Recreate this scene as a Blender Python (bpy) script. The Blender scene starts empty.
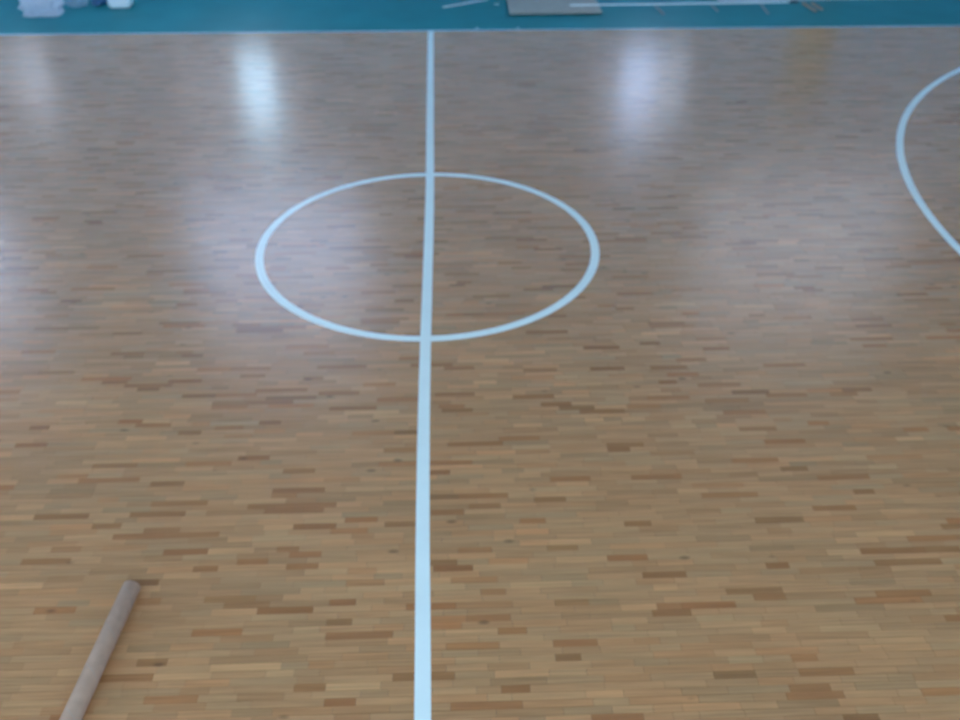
import bpy, bmesh, math, random
import numpy as np
from mathutils import Vector, Matrix

random.seed(7)
rng = np.random.default_rng(11)
scene = bpy.context.scene
C = scene.collection
PI = math.pi

# ------------------------------------------------------------------ camera
CAM = Vector((0.208, -9.01, 4.935))
YAW, PITCH, ROLL, FPX = 0.038, 0.6205, 0.002, 962.0
fwd = Vector((math.sin(YAW)*math.cos(PITCH), math.cos(YAW)*math.cos(PITCH), -math.sin(PITCH)))
r0 = Vector((math.cos(YAW), -math.sin(YAW), 0)); u0 = r0.cross(fwd)
rgt = math.cos(ROLL)*r0 + math.sin(ROLL)*u0
upv = -math.sin(ROLL)*r0 + math.cos(ROLL)*u0
cam = bpy.data.cameras.new('camera')
cam.sensor_fit = 'HORIZONTAL'; cam.sensor_width = 36.0
cam.lens = 36.0*FPX/960.0
cam.clip_end = 500
cam.dof.use_dof = True                    # the photograph is soft all over
cam.dof.focus_distance = 2.6
cam.dof.aperture_fstop = 2.6
camo = bpy.data.objects.new('camera', cam); C.objects.link(camo)
m = Matrix((rgt, upv, -fwd)).transposed().to_4x4(); m.translation = CAM
camo.matrix_world = m
scene.camera = camo

# ------------------------------------------------------------------ world: pale overcast sky
SKY = (0.78, 0.93, 1.0)
w = bpy.data.worlds.new('overcast_sky'); scene.world = w; w.use_nodes = True
w.node_tree.nodes['Background'].inputs[0].default_value = (*SKY, 1)
w.node_tree.nodes['Background'].inputs[1].default_value = 1.0
scene.view_settings.view_transform = 'Standard'
scene.view_settings.look = 'None'
scene.view_settings.gamma = 1.0
scene.view_settings.use_curve_mapping = False
scene.view_settings.exposure = 3.28
scene.cycles.max_bounces = 8
scene.cycles.diffuse_bounces = 5
scene.cycles.transparent_max_bounces = 12

# ------------------------------------------------------------------ helpers
def ray(px, py, z=0.0):
    """point of the place at height z that the photograph shows at a pixel"""
    d = fwd + rgt*((px-480)/FPX) + upv*((360-py)/FPX)
    t = (z-CAM.z)/d.z
    return CAM + d*t

def nodes(name):
    mt = bpy.data.materials.new(name); mt.use_nodes = True
    nt = mt.node_tree
    return mt, nt, nt.nodes['Principled BSDF']

def mat(name, col, rough=0.6, noise=0.0, nscale=8.0, spec=0.5, bump=0.0, stretch=(1, 1, 1), **kw):
    mt, nt, b = nodes(name)
    b.inputs['Base Color'].default_value = (*col, 1)
    b.inputs['Roughness'].default_value = rough
    b.inputs['Specular IOR Level'].default_value = spec
    for k, v in kw.items():
        b.inputs[k].default_value = v
    if noise or bump:
        tc = nt.nodes.new('ShaderNodeTexCoord')
        mp = nt.nodes.new('ShaderNodeMapping'); mp.inputs['Scale'].default_value = stretch
        nz = nt.nodes.new('ShaderNodeTexNoise'); nz.inputs['Scale'].default_value = nscale
        nz.inputs['Detail'].default_value = 4
        nt.links.new(tc.outputs['Object'], mp.inputs[0]); nt.links.new(mp.outputs[0], nz.inputs['Vector'])
        if noise:
            rp = nt.nodes.new('ShaderNodeValToRGB')
            rp.color_ramp.elements[0].position = .3; rp.color_ramp.elements[1].position = .7
            rp.color_ramp.elements[0].color = (*[c*(1-noise) for c in col], 1)
            rp.color_ramp.elements[1].color = (*[min(1, c*(1+noise)) for c in col], 1)
            nt.links.new(nz.outputs['Fac'], rp.inputs[0]); nt.links.new(rp.outputs[0], b.inputs['Base Color'])
        if bump:
            bp = nt.nodes.new('ShaderNodeBump'); bp.inputs['Strength'].default_value = bump
            bp.inputs['Distance'].default_value = .02
            nt.links.new(nz.outputs['Fac'], bp.inputs['Height']); nt.links.new(bp.outputs[0], b.inputs['Normal'])
    return mt

def setp(o, label=None, cat=None, group=None, kind=None):
    if label: o['label'] = label
    if cat: o['category'] = cat
    if group: o['group'] = group
    if kind: o['kind'] = kind
    return o

def obj(name, bm, material, parent=None, smooth=False):
    me = bpy.data.meshes.new(name)
    bmesh.ops.recalc_face_normals(bm, faces=bm.faces)
    bm.to_mesh(me); bm.free()
    me.materials.append(material)
    for p in me.polygons: p.use_smooth = smooth
    o = bpy.data.objects.new(name, me); C.objects.link(o)
    if parent: o.parent = parent
    return o

def empty(name, loc, rz=0.0):
    o = bpy.data.objects.new(name, None); C.objects.link(o)
    o.empty_display_size = .1
    o.location = loc; o.rotation_euler = (0, 0, rz)
    return o

def add_box(bm, x0, x1, y0, y1, z0, z1, mtx=None):
    vs = [bm.verts.new((x, y, z)) for x in (x0, x1) for y in (y0, y1) for z in (z0, z1)]
    if mtx: 
        for v in vs: v.co = mtx @ v.co
    for f in ((0, 1, 3, 2), (4, 6, 7, 5), (0, 4, 5, 1), (2, 3, 7, 6), (0, 2, 6, 4), (1, 5, 7, 3)):
        bm.faces.new([vs[i] for i in f])
    return vs

def box_bm(x0, x1, y0, y1, z0, z1, bevel=0.0, seg=2):
    bm = bmesh.new(); add_box(bm, x0, x1, y0, y1, z0, z1)
    if bevel:
        bmesh.ops.recalc_face_normals(bm, faces=bm.faces)
        bmesh.ops.bevel(bm, geom=list(bm.edges), offset=bevel, segments=seg, profile=.5, affect='EDGES')
    return bm

def bar_bm(a, b, hw, hh, bevel=0.0):
    """square bar from a to b"""
    a, b = Vector(a), Vector(b); d = (b-a); L = d.length; d.normalize()
    s = d.cross(Vector((0, 0, 1))).normalized() if abs(d.z) < .98 else Vector((1, 0, 0))
    u = s.cross(d)
    bm = box_bm(-hw, hw, 0, L, -hh, hh, bevel)
    mt = Matrix((s, d, u)).transposed().to_4x4(); mt.translation = a
    bmesh.ops.transform(bm, matrix=mt, verts=bm.verts)
    return bm

def tube_bm(a, b, r_out, r_in=0.0, seg=32, chamfer=.004):
    a, b = Vector(a), Vector(b); d = b-a; L = d.length; d.normalize()
    s = d.cross(Vector((0, 0, 1))).normalized(); u = s.cross(d)
    c = chamfer
    if r_in:
        prof = [(r_in, c), (r_in+c, 0), (r_out-c, 0), (r_out, c), (r_out, L-c), (r_out-c, L), (r_in+c, L), (r_in, L-c)]
    else:
        prof = [(0, 0), (r_out-c, 0), (r_out, c), (r_out, L-c), (r_out-c, L), (0, L)]
    bm = bmesh.new(); rings = []
    for k in range(seg):
        t = 2*PI*k/seg
        rings.append([bm.verts.new(a + d*y + s*(rr*math.cos(t)) + u*(rr*math.sin(t))) for rr, y in prof])
    n = len(prof)
    for k in range(seg):
        A, B = rings[k], rings[(k+1) % seg]
        for i in range(n if r_in else n-1):
            j = (i+1) % n
            bm.faces.new((A[i], A[j], B[j], B[i]))
    bmesh.ops.remove_doubles(bm, verts=bm.verts, dist=1e-6)
    return bm

# ------------------------------------------------------------------ materials
def wood_material():
    mt, nt, b = nodes('varnished_parquet')
    L = nt.links.new
    at = nt.nodes.new('ShaderNodeAttribute'); at.attribute_name = 'tone'
    geo = nt.nodes.new('ShaderNodeNewGeometry')
    mp = nt.nodes.new('ShaderNodeMapping'); mp.inputs['Scale'].default_value = (2.2, 60.0, 1.0)
    L(geo.outputs['Position'], mp.inputs[0])
    nz = nt.nodes.new('ShaderNodeTexNoise'); nz.inputs['Scale'].default_value = 1.0; nz.inputs['Detail'].default_value = 5
    L(mp.outputs[0], nz.inputs['Vector'])
    mr = nt.nodes.new('ShaderNodeMapRange'); mr.inputs[1].default_value = .3; mr.inputs[2].default_value = .7
    mr.inputs[3].default_value = .84; mr.inputs[4].default_value = 1.14
    L(nz.outputs['Fac'], mr.inputs[0])
    mx = nt.nodes.new('ShaderNodeMix'); mx.data_type = 'RGBA'; mx.blend_type = 'MULTIPLY'; mx.inputs[0].default_value = 1
    L(at.outputs['Color'], mx.inputs[6]); L(mr.outputs[0], mx.inputs[7])
    # sparse dark knots
    mp2 = nt.nodes.new('ShaderNodeMapping'); mp2.inputs['Scale'].default_value = (5.0, 11.0, 1.0)
    L(geo.outputs['Position'], mp2.inputs[0])
    vo = nt.nodes.new('ShaderNodeTexVoronoi'); vo.inputs['Scale'].default_value = 1.0
    L(mp2.outputs[0], vo.inputs['Vector'])
    sp = nt.nodes.new('ShaderNodeSeparateColor'); L(vo.outputs['Color'], sp.inputs[0])
    gt = nt.nodes.new('ShaderNodeMath'); gt.operation = 'GREATER_THAN'; gt.inputs[1].default_value = .93
    L(sp.outputs[0], gt.inputs[0])
    kr = nt.nodes.new('ShaderNodeMapRange'); kr.inputs[1].default_value = .10; kr.inputs[2].default_value = .24
    kr.inputs[3].default_value = .55; kr.inputs[4].default_value = 0
    L(vo.outputs['Distance'], kr.inputs[0])
    mu = nt.nodes.new('ShaderNodeMath'); mu.operation = 'MULTIPLY'; L(gt.outputs[0], mu.inputs[0]); L(kr.outputs[0], mu.inputs[1])
    mk = nt.nodes.new('ShaderNodeMix'); mk.data_type = 'RGBA'; mk.blend_type = 'MIX'
    L(mu.outputs[0], mk.inputs[0]); L(mx.outputs[2], mk.inputs[6]); mk.inputs[7].default_value = (.09, .05, .03, 1)
    L(mk.outputs[2], b.inputs['Base Color'])
    b.inputs['Roughness'].default_value = FLOOR_ROUGH
    b.inputs['IOR'].default_value = 1.68
    return mt

FLOOR_ROUGH = 0.26
M = {}
M['wood'] = wood_material()
M['joint'] = mat('dark_joint_bed', (.12, .065, .04), .8)
M['line'] = mat('white_court_paint', (.93, .94, .88), .28, noise=.02, nscale=3)
M['teal'] = mat('teal_floor_paint', (.012, .225, .255), .55, noise=.10, nscale=1.2, spec=.25)
M['edge'] = mat('pale_boundary_paint', (.42, .60, .64), .35, noise=.06, nscale=5)
M['wall'] = mat('pale_grey_plaster', (.78, .84, .90), .85, noise=.04, nscale=2)
M['wallblue'] = mat('blue_reflection_tint', (.42, .72, .94), .8, noise=.04, nscale=2)  # unseen far wall tinted blue to cool its reflection in the floor
M['ceil'] = mat('grey_metal_roof', (.33, .31, .28), .7, noise=.05, nscale=1.5)
M['steel'] = mat('painted_steel', (.34, .34, .34), .5)
M['frame'] = mat('white_window_frame', (.75, .77, .78), .45)
M['door'] = mat('ochre_door', (.64, .58, .46), .5, noise=.08, nscale=3)
M['card'] = mat('brown_cardboard', (.56, .32, .215), .75, noise=.08, nscale=14, stretch=(1, 1, 1), bump=.05)
M['cardcut'] = mat('cut_cardboard', (.50, .35, .27), .85)
M['board'] = mat('grey_brown_fibreboard', (.46, .40, .34), .7, noise=.06, nscale=5)
M['white'] = mat('white_plastic', (.86, .88, .90), .35)
M['offwhite'] = mat('white_painted_metal', (.90, .92, .92), .4)
M['dark'] = mat('black_rubber', (.03, .035, .045), .6)
M['scrap'] = mat('brown_scrap_wood', (.34, .24, .19), .7, noise=.12, nscale=18)
M['batten'] = mat('weathered_batten', (.30, .30, .30), .7, noise=.1, nscale=14)
M['plank'] = mat('pale_plank', (.55, .60, .64), .55, noise=.06, nscale=6, stretch=(.3, 3, 3))
M['bluecloth'] = mat('blue_plastic_sheet', (.03, .11, .24), .4, noise=.2, nscale=6)

def film_material(name, col, alpha):
    mt, nt, b = nodes(name)
    b.inputs['Base Color'].default_value = (*col, 1); b.inputs['Roughness'].default_value = .35
    tr = nt.nodes.new('ShaderNodeBsdfTransparent'); tl = nt.nodes.new('ShaderNodeBsdfTranslucent')
    tl.inputs[0].default_value = (*col, 1)
    m1 = nt.nodes.new('ShaderNodeMixShader'); m1.inputs[0].default_value = .3
    m2 = nt.nodes.new('ShaderNodeMixShader'); m2.inputs[0].default_value = alpha
    out = nt.nodes['Material Output']
    nt.links.new(b.outputs[0], m1.inputs[1]); nt.links.new(tl.outputs[0], m1.inputs[2])
    nt.links.new(tr.outputs[0], m2.inputs[1]); nt.links.new(m1.outputs[0], m2.inputs[2])
    nt.links.new(m2.outputs[0], out.inputs[0])
    return mt
M['bag'] = film_material('milky_plastic_film', (.82, .82, .90), .72)
M['film'] = film_material('clear_plastic_film', (.70, .82, .92), .42)

def glass_material(name, tint):
    mt, nt, b = nodes(name)
    tr = nt.nodes.new('ShaderNodeBsdfTransparent'); tr.inputs[0].default_value = (*tint, 1)
    gl = nt.nodes.new('ShaderNodeBsdfGlossy'); gl.inputs['Roughness'].default_value = .02
    mx = nt.nodes.new('ShaderNodeMixShader'); mx.inputs[0].default_value = .06
    nt.links.new(tr.outputs[0], mx.inputs[1]); nt.links.new(gl.outputs[0], mx.inputs[2])
    nt.links.new(mx.outputs[0], nt.nodes['Material Output'].inputs[0])
    return mt
M['glass'] = glass_material('window_glass', (.76, .87, .98))
M['tinted'] = glass_material('tinted_window_glass', (.47, .49, .56))  # pane tint added to hold down the unseen windows' floor reflections
M['lightdim'] = glass_material('lightly_dimmed_glass', (.64, .68, .82))  # weaker tint, set for the brightness of the reflected patches
M['dim'] = glass_material('halo_dim_glass', (.30, .32, .38))  # unseen panes darkened to give faint halos in the floor reflection

# ------------------------------------------------------------------ the hall
XW, YF, YN, HZ = 17.0, 10.7, -13.0, 9.2      # half length, far wall, near wall, eaves
T = .25
def wall(name, axis, pos, u0, u1, openings, outward, label):
    """a wall with openings: boxes on a grid, cells inside an opening left out"""
    us = sorted({u0, u1, *[o[0] for o in openings], *[o[1] for o in openings]})
    zs = sorted({0.0, HZ, *[o[2] for o in openings], *[o[3] for o in openings]})
    bm = bmesh.new()
    a, b = (pos, pos+T*outward) if outward > 0 else (pos+T*outward, pos)
    for i in range(len(us)-1):
        for j in range(len(zs)-1):
            cu, cz = (us[i]+us[i+1])/2, (zs[j]+zs[j+1])/2
            if any(o[0] < cu < o[1] and o[2] < cz < o[3] for o in openings): continue
            if axis == 'y': add_box(bm, us[i], us[i+1], a, b, zs[j], zs[j+1])
            else: add_box(bm, a, b, us[i], us[i+1], zs[j], zs[j+1])
    return setp(obj(name, bm, M['wallblue' if name == 'wall_far' else 'wall']), label, kind='structure')

win_n = [0]
def window(axis, pos, u0, u1, z0, z1, nx, nz, outward, pane='glass', us=None):
    us = us or [u0+(u1-u0)*i/nx for i in range(nx+1)]
    win_n[0] += 1
    root = setp(empty('window_%d' % win_n[0], (0, 0, 0)), 'white framed hall window looking out on a pale sky', kind='structure')
    mid = pos + outward*T*.5
    fw = .06
    def bx(bm, a0, a1, d0, d1, c0, c1):
        if axis == 'y': add_box(bm, a0, a1, d0, d1, c0, c1)
        else: add_box(bm, d0, d1, a0, a1, c0, c1)
    bm = bmesh.new()
    for a0, a1, c0, c1 in ((u0, u0+fw, z0, z1), (u1-fw, u1, z0, z1), (u0+fw, u1-fw, z0, z0+fw), (u0+fw, u1-fw, z1-fw, z1)):
        bx(bm, a0, a1, mid-.04, mid+.04, c0, c1)
    obj('window_frame', bm, M['frame'], root)
    for i in range(1, nx):
        u = us[i]
        bm = bmesh.new(); bx(bm, u-.025, u+.025, mid-.03, mid+.03, z0+fw, z1-fw); obj('mullion', bm, M['frame'], root)
    for j in range(1, nz):
        z = z0+(z1-z0)*j/nz
        bm = bmesh.new(); bx(bm, u0+fw, u1-fw, mid-.02, mid+.02, z-.02, z+.02); obj('transom', bm, M['frame'], root)
    for i in range(nx):
        for j in range(nz):
            a0, a1 = us[i], us[i+1]
            c0, c1 = z0+(z1-z0)*j/nz, z0+(z1-z0)*(j+1)/nz
            bm = bmesh.new(); bx(bm, a0+.03, a1-.03, mid-.004, mid+.004, c0+.03, c1-.03)
            obj('pane', bm, M[pane if isinstance(pane, str) else pane[i]], root)

# far wall: two broad high windows, narrow low windows, an ochre door
FAR_HIGH = [(-5.7, -1.7, 4.7, 8.1), (6.0, 10.9, 4.6, 8.3), (-13.6, -9.7, 4.7, 8.1)]
FAR_LOW = [((-5.45, -4.75, -4.05, -3.33, -2.63), 1.5, 3.1, ('dim', 'dim', 'glass', 'dim')),
           ((3.2, 3.9, 4.65, 5.35), 1.5, 3.2, ('dim', 'lightdim', 'tinted')),
           ((-9.2, -8.55, -7.85), 1.3, 2.8, ('dim', 'tinted'))]
NEAR = [(-15.5+i*6.3, -15.5+i*6.3+5.7, 4.2, 8.7) for i in range(5)]
END = [(-9.5, -4.3, 4.2, 8.2), (-2.6, 2.6, 4.2, 8.2)]
wall('wall_far', 'y', YF, -XW-T, XW+T, FAR_HIGH+[(o[0][0], o[0][-1], o[1], o[2]) for o in FAR_LOW], 1, 'far wall of the hall beyond the teal strip')
wall('wall_near', 'y', YN, -XW-T, XW+T, NEAR, -1, 'pale plaster wall behind the viewer')
wall('wall_left', 'x', -XW, YN, YF, END, -1, 'pale plaster end wall on the left')
wall('wall_right', 'x', XW, YN, YF, [], 1, 'pale plaster end wall on the right')
for o in FAR_HIGH: window('y', YF, *o, 4, 3, 1, 'tinted' if o[0] > 0 else 'lightdim')
for us, z0, z1, pn in FAR_LOW: window('y', YF, us[0], us[-1], z0, z1, len(us)-1, 2, 1, pn, us)
for o in NEAR: window('y', YN, *o, 4, 3, -1)
for o in END: window('x', -XW, *o, 4, 4, -1)
# door in the far wall (seen only as a warm reflection in the floor)
d1 = setp(empty('door_1', (7.75, YF, 0)), 'door in the far wall', kind='structure')
lf = obj('door_leaf', box_bm(-.36, .36, -.06, -.005, .01, 2.6, .004), M['door'], d1)
obj('door_handle', bar_bm((.28, -.09, 1.0), (.28, -.09, 1.2), .012, .012), M['steel'], lf)
bm = bmesh.new()
for a in ((-.43, -.365, -.08, -.005, 0, 2.68), (.365, .43, -.08, -.005, 0, 2.68), (-.365, .365, -.08, -.005, 2.61, 2.68)): add_box(bm, *a)
obj('door_frame', bm, M['steel'], d1)

# roof: sheet ceiling on steel beams
cl = setp(obj('ceiling', box_bm(-XW-T, XW+T, YN-T, YF+T, HZ, HZ+.2), M['ceil']), 'grey sheet metal roof of the hall', kind='structure')
for i in range(7):
    x = -15+i*5.0
    bm = bmesh.new()
    add_box(bm, x-.012, x+.012, YN, YF, HZ-.55, HZ); add_box(bm, x-.12, x+.12, YN, YF, HZ-.58, HZ-.55)
    obj('roof_beam', bm, M['steel'], cl)

# ------------------------------------------------------------------ floor
CX, CY = 14.0, 7.5                            # a full-size court: 28 m by 15 m
floor = setp(obj('floor', box_bm(-CX, CX, -CY, CY, -.12, -.006), M['joint']), 'varnished strip parquet court floor with white lines', kind='structure')
bm = bmesh.new()
add_box(bm, -XW, XW, CY, YF, -.12, 0); add_box(bm, -XW, XW, YN, -CY, -.12, 0)
add_box(bm, -XW, -CX, -CY, CY, -.12, 0); add_box(bm, CX, XW, -CY, CY, -.12, 0)
setp(obj('floor_surround', bm, M['teal']), 'teal painted floor strip around the wooden court', kind='structure')

SW, GAP = .0536, .0018
strips = []                                   # x0, x1, y0, y1
ny = int(round(2*CY/SW)); SWr = 2*CY/ny
for j in range(ny):
    x = -CX - random.uniform(0, .4); y = -CY + j*SWr
    while x < CX:
        L = random.choice((.16, .20, .24, .28, .32, .36, .42)) * random.uniform(.9, 1.1)
        a, b = max(x, -CX), min(x+L, CX)
        if b-a > .03: strips.append((a+GAP/2, b-GAP/2, y+GAP/2, y+SWr-GAP/2))
        x += L
S = np.array(strips); n = len(S)
WOOD = np.array((.57, .264, .112))
val = np.exp(rng.normal(0, .078, n))
tone = WOOD[None, :]*val[:, None]
warm = rng.normal(0, 1, n)                    # reddish to olive
tone *= np.stack([1+.028*warm, 1-.012*warm, 1-.035*warm], 1)
k = rng.random(n)
patch = np.sin(S[:, 0]*2.1+S[:, 2]*9.0)*np.sin(S[:, 2]*5.3-S[:, 0]*.9)      # batches of like boards
tone *= (1+.05*patch)[:, None]
tone[k < .05] *= np.array((.73, .63, .55))
tone[(k >= .07) & (k < .12)] *= np.array((.84, .70, .62))
tone[k > .93] *= np.array((1.05, 1.07, 1.07))
tone = np.clip(tone, .02, .9)
V = np.zeros((n, 8, 3))
tilt = rng.normal(0, .00010, (n, 4)) + rng.normal(0, .00010, n)[:, None]
for c, (ix, iy) in enumerate(((0, 2), (1, 2), (1, 3), (0, 3))):
    V[:, c, 0] = S[:, ix]; V[:, c, 1] = S[:, iy]; V[:, c, 2] = -.008
    V[:, c+4, 0] = S[:, ix]; V[:, c+4, 1] = S[:, iy]; V[:, c+4, 2] = tilt[:, c]
FQ = np.array(((4, 5, 6, 7), (0, 1, 5, 4), (1, 2, 6, 5), (2, 3, 7, 6), (3, 0, 4, 7)))
def strip_mesh(name, idx):
    v = V[idx].reshape(-1, 3); q = len(idx)
    f = (FQ[None] + (np.arange(q)*8)[:, None, None]).reshape(-1, 4)
    me = bpy.data.meshes.new(name)
    me.vertices.add(len(v)); me.vertices.foreach_set('co', v.ravel())
    me.loops.add(f.size); me.loops.foreach_set('vertex_index', f.ravel())
    me.polygons.add(len(f)); me.polygons.foreach_set('loop_start', np.arange(len(f))*4)
    me.update(calc_edges=True)
    me.shade_flat()
    at = me.attributes.new('tone', 'FLOAT_COLOR', 'FACE')
    col = np.ones((q, 5, 4)); col[:, :, :3] = tone[idx][:, None, :]
    at.data.foreach_set('color', col.ravel())
    me.materials.append(M['wood'])
    o = bpy.data.objects.new(name, me); C.objects.link(o); o.parent = floor
    return o
# the strips that show largest in the photograph are parts of their own
ctr = np.stack([(S[:, 0]+S[:, 1])/2, (S[:, 2]+S[:, 3])/2, np.zeros(n)], 1) - np.array(CAM)
dep = ctr @ np.array(fwd)
px = 480+FPX*(ctr @ np.array(rgt))/dep; py = 360-FPX*(ctr @ np.array(upv))/dep
vis = (dep > 0) & (px > 12) & (px < 948) & (py > 0) & (py < 717)
score = np.where(vis, (S[:, 1]-S[:, 0])/dep**3, -1)
order = np.argsort(-score)
near_i, rest_i = order[:300], np.sort(order[300:])
for i in near_i: strip_mesh('floor_strip', np.array([i]))
setp(strip_mesh('parquet_strips', rest_i), kind='stuff')

# painted lines: thin real layers on the parquet
ZL0, ZL1 = -.0003, .0009
def ribbon(name, left, right, material, label, closed=False, ZL1=.0009):
    bm = bmesh.new(); rows = []
    for a, b in zip(left, right):
        rows.append([bm.verts.new((a[0], a[1], ZL0)), bm.verts.new((a[0], a[1], ZL1)),
                     bm.verts.new((b[0], b[1], ZL1)), bm.verts.new((b[0], b[1], ZL0))])
    q = len(rows)
    for i in range(q if closed else q-1):
        A, B = rows[i], rows[(i+1) % q]
        for e in range(4):
            bm.faces.new((A[e], A[(e+1) % 4], B[(e+1) % 4], B[e]))
    if not closed:
        bm.faces.new(rows[0]); bm.faces.new(rows[-1][::-1])
    return setp(obj(name, bm, material, floor), label)
def arc(cx, cy, R, wdt, t0, t1, q):
    ts = [t0+(t1-t0)*i/q for i in range(q+1)]
    return ([(cx+(R-wdt/2)*math.cos(t), cy+(R-wdt/2)*math.sin(t)) for t in ts],
            [(cx+(R+wdt/2)*math.cos(t), cy+(R+wdt/2)*math.sin(t)) for t in ts])
# halfway line, laid a little unevenly by hand
wob = [(-7.46, .012), (ray(424, 700).y, .007), (ray(424, 510).y, -.0145), (ray(424, 365).y, -.0165), (ray(424, 325).y, -.0095),
       (ray(424, 200).y, .011), (ray(424, 130).y, .002), (ray(424, 40).y, -.010), (7.46, -.010)]
ys = np.linspace(-7.46, 7.46, 90)
xs = np.interp(ys, [a for a, _ in wob], [b for _, b in wob])
xs = np.convolve(np.pad(xs, 4, mode='edge'), np.ones(9)/9, mode='valid')
LW = .098
ribbon('halfway_line', [(x-LW/2, y) for x, y in zip(xs, ys)], [(x+LW/2, y) for x, y in zip(xs, ys)], M['line'],
       'straight white halfway line running through the circle')
l, r = arc(0, 0, 1.76, .088, 0, 2*PI, 160)
ribbon('centre_circle', l[:-1], r[:-1], M['line'], 'white painted centre circle', True, .0013)
for s in (1, -1):
    c0 = (12.36*s, 0); R = 6.78
    a = math.acos(0.0)
    l, r = arc(c0[0], 0, R, .09, PI/2 if s > 0 else -PI/2, 1.5*PI if s > 0 else PI/2, 120)
    ribbon('three_point_line', l, r, M['line'], 'white three-point arc at the right edge' if s > 0 else 'white three-point arc out of view on the left')
for y0, y1, lab in ((7.475, 7.535, 'pale line between the wood and the far teal strip'), (-7.545, -7.46, 'pale line along the near side of the court')):
    ribbon('side_line', [(-CX, y0), (CX, y0)], [(-CX, y1), (CX, y1)], M['edge'], lab)

# ------------------------------------------------------------------ cardboard tube
rt = .057
a = ray(132, 586, rt); b = ray(71.5, 718, rt)
d = (b-a).normalized(); a.z = rt; a0 = a - d*.0; b0 = a + d*1.75
t = setp(empty('cardboard_tube', (a.x, a.y, 0)), 'long brown cardboard tube lying on the parquet', 'tube')
o_ = Vector((a.x, a.y, 0))
obj('tube_wall', tube_bm(a0-o_, b0-o_, rt, rt-.007, 40, .002), M['card'], t, True)
# spiral winding seam
bm = bmesh.new(); d3 = d; s3 = d3.cross(Vector((0, 0, 1))).normalized(); u3 = s3.cross(d3)
prev = None
for i in range(241):
    y = .01+1.72*i/240; tt = y/.30*2*PI
    c = a0-o_+d3*y
    e = [c+d3*(dy)+(s3*math.cos(tt)+u3*math.sin(tt))*rr for dy, rr in ((0, rt-.001), (0, rt+.0006), (.004, rt+.0006), (.004, rt-.001))]
    vs = [bm.verts.new(v) for v in e]
    if prev:
        for q in range(4): bm.faces.new((prev[q], prev[(q+1) % 4], vs[(q+1) % 4], vs[q]))
    prev = vs
obj('winding_seam', bm, M['cardcut'], t)

# ------------------------------------------------------------------ things on the far teal strip
def crumple(name, pts_scale, material, parent, seed, amp=.25, sub=4, freq=3.0):
    from mathutils import noise as nz
    bm = bmesh.new(); bmesh.ops.create_icosphere(bm, subdivisions=sub, radius=1)
    off = Vector((seed*3.1, seed*1.7, seed*.9))
    for v in bm.verts:
        p = v.co.copy()
        k = 1 + amp*nz.noise(p*freq*.5+off) + amp*.7*abs(nz.noise(p*freq+off*2)) - amp*.35*abs(nz.noise(p*freq*2.3+off))
        v.co = Vector((p.x*k*pts_scale[0], p.y*k*pts_scale[1], p.z*k*pts_scale[2]))
    zc = -pts_scale[2]*.55
    for v in bm.verts: v.co.z = max(v.co.z, zc + .012*nz.noise(v.co*9+off)) - zc
    mz = min(v.co.z for v in bm.verts)
    for v in bm.verts: v.co.z -= mz
    return obj(name, bm, material, parent)

p = ray(40, 18.5)
bag = setp(empty('plastic_bag', (p.x-.02, p.y+.27, 0)), 'crumpled milky plastic bag lying on the teal floor', 'bag')
crumple('bag_body', (.34, .27, .20), M['bag'], bag, 3, .42, 4, 3.4)
kn = crumple('bag_neck', (.10, .09, .10), M['bag'], bag, 9, .4, 3, 4.0); kn.location = (.10, .14, .30)
p = ray(76, 9)
fs = setp(crumple('plastic_film', (.17, .22, .12), M['film'], None, 5, .35, 4, 3.0), 'thin clear plastic film heaped beside the milky bag', 'film')
fs.location = (p.x-.03, p.y+.24, 0)
p = ray(95, 8)
bs = setp(crumple('blue_sheet', (.11, .20, .10), M['bluecloth'], None, 8, .3, 4, 3.0), 'dark blue sheet bunched up beside the white container', 'sheet')
bs.location = (p.x+.02, p.y+.26, 0)

# white rounded container with a cap and a carry handle
p = ray(119.5, 9)
jc = setp(empty('plastic_container', (p.x, p.y+.15, 0)), 'white rounded plastic container standing beside the plastic bag', 'container')
obj('container_body', box_bm(-.205, .205, -.15, .15, 0, .40, .07, 5), M['white'], jc, True)
bm = bmesh.new()
bmesh.ops.create_cone(bm, cap_ends=True, segments=24, radius1=.04, radius2=.038, depth=.05, matrix=Matrix.Translation((-.11, 0, .42)))
obj('cap', bm, M['offwhite'], jc)
bm = bmesh.new(); prev = None
for i in range(13):
    tt = PI*i/12; c = Vector((.07-.09*math.cos(tt), 0, .385+.075*math.sin(tt)))
    nrm = Vector((-math.cos(tt), 0, math.sin(tt)))
    vs = [bm.verts.new(c+nrm*.014*math.cos(q*PI/4)+Vector((0, .018*math.sin(q*PI/4), 0))) for q in range(8)]
    if prev:
        for q in range(8): bm.faces.new((prev[q], prev[(q+1) % 8], vs[(q+1) % 8], vs[q]))
    prev = vs
obj('handle', bm, M['white'], jc, True)

# thin white stick
a = ray(443, 7.2, .012); b = ray(488, -.6, .012)
setp(obj('white_stick', bar_bm(a, b, .010, .010, .002), M['offwhite']), 'thin white stick lying left of the grey board', 'stick')
# scrap of white paper
p = ray(496.3, 4.3)
bm = bmesh.new()
for i in range(5):
    for j in range(4):
        bm.verts.new((-.035+.0175*i+.004*j, -.04+.027*j, .003+.006*math.sin(i*1.7+j*1.1)**2))
bm.verts.ensure_lookup_table()
for i in range(4):
    for j in range(3): bm.faces.new([bm.verts[q] for q in (i*4+j, i*4+j+1, i*4+j+5, i*4+j+4)])
bmesh.ops.solidify(bm, geom=bm.faces[:], thickness=.002)
o = setp(obj('paper_scrap', bm, M['white']), 'small white paper scrap between stick and grey board', 'scrap'); o.location = (p.x, p.y, .0)
mn = min(v.co.z for v in o.data.vertices); o.location.z = -mn

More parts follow.
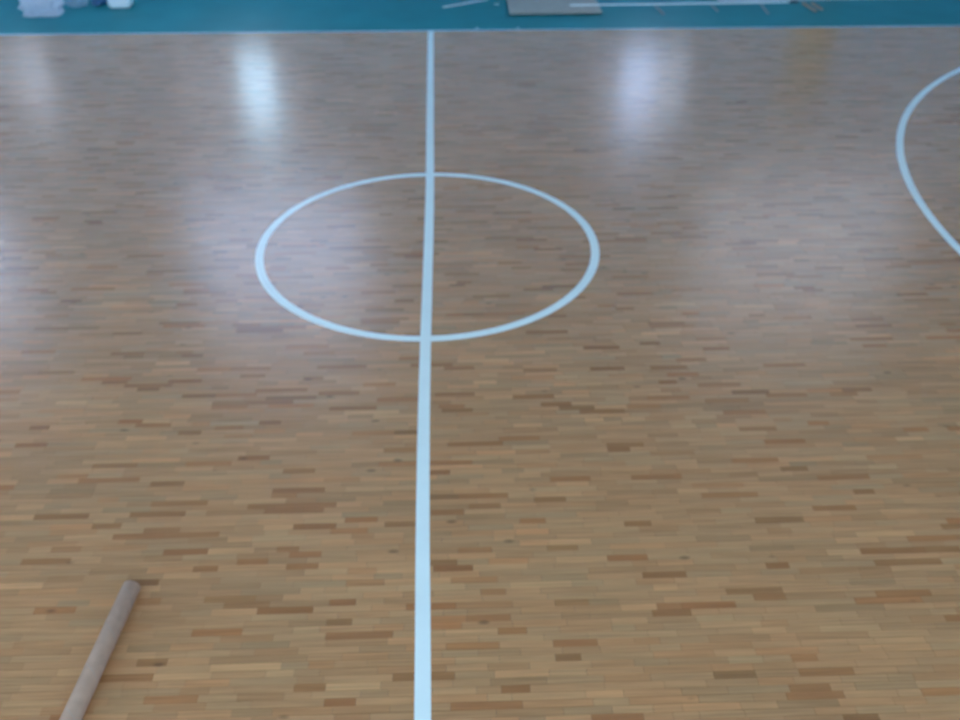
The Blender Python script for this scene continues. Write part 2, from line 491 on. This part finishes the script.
# stack of flat boards
TH = .05
A = ray(509.5, 13.3, TH); B = ray(602.5, 12.4, TH); Lf = ray(505.5, 0, TH)
ex = (B-A); W = ex.length; ex.normalize(); ey = Vector((-ex.y, ex.x, 0))
bd = setp(empty('board_stack', (A.x, A.y, 0), math.atan2(ex.y, ex.x)), 'stack of flat grey boards on the teal floor', 'boards')
for i in range(4):
    z0 = i*TH/4
    dx, dy = ((.03, .10), (.02, .08), (.025, .09), (0, 0))[i]
    obj('board', box_bm(dx, W-dx, dy, 1.25+dy, z0+.0005, z0+TH/4-.0005, .003, 1), M['board'], bd)

# long white rail on small slanted feet, one end lying on the boards
HR = .085
a = ray(570, 5.2, HR); b = ray(789, 2.2, HR)
rl = setp(empty('white_rail', (a.x, a.y, 0)), 'long thin white rail on slanted feet reaching from the boards', 'rail')
o_ = Vector((a.x, a.y, 0))
a -= o_; b -= o_
obj('rail_bar', bar_bm(a, b, .011, .011, .003), M['offwhite'], rl)
dd = (b-a).normalized()
obj('end_cap', bar_bm(b, b+dd*.17, .018, .016, .003), M['dark'], rl)
for x0, y0, x1, y1 in ((654.5, 5, 664, 14.5), (711, 4.5, 718, 11.5), (760.5, 3.6, 768.5, 14.0)):
    top = ray(x0, y0, HR-.014) - o_; low = ray(x1, y1, .012) - o_
    low = top + (low-top)*.98; low.z = .013
    obj('foot', bar_bm(top, low, .014, .011, .002), M['batten'], rl)

# pale plank farther back
a = ray(719, .6, .02); b = ray(932, -2.6, .02)
setp(obj('pale_plank', bar_bm(a+Vector((0, .07, 0)), b+Vector((0, .07, 0)), .07, .02, .003), M['plank']), 'long pale plank lying behind the white rail', 'plank')
# brown offcuts near the rail's dark end
for (x0, y0, x1, y1, lab) in ((803, 3, 816, 11.2, 'brown wooden offcut nearest the dark end of the rail'),
                              (812, 3, 822, 9.5, 'dark brown wooden offcut leaning beside the lighter offcut')):
    a = ray(x0, y0, .018); b = ray(x1, y1, .018)
    setp(obj('wood_offcut', bar_bm(a, b, .022, .016, .002), M['scrap']), lab, 'offcut', 'brown offcuts by the rail')
# two small tape tabs on the edge of the teal strip
for x, lab in ((477, 'small pale tape tab on the boundary, nearer the halfway line'), (518, 'small pale tape tab on the boundary, below the grey boards')):
    p = ray(x, 28.3)
    setp(obj('tape_tab', box_bm(p.x-.02, p.x+.02, 7.546, p.y+.05, 0, .0015), M['edge']), lab, 'tape', 'tape tabs on the boundary')
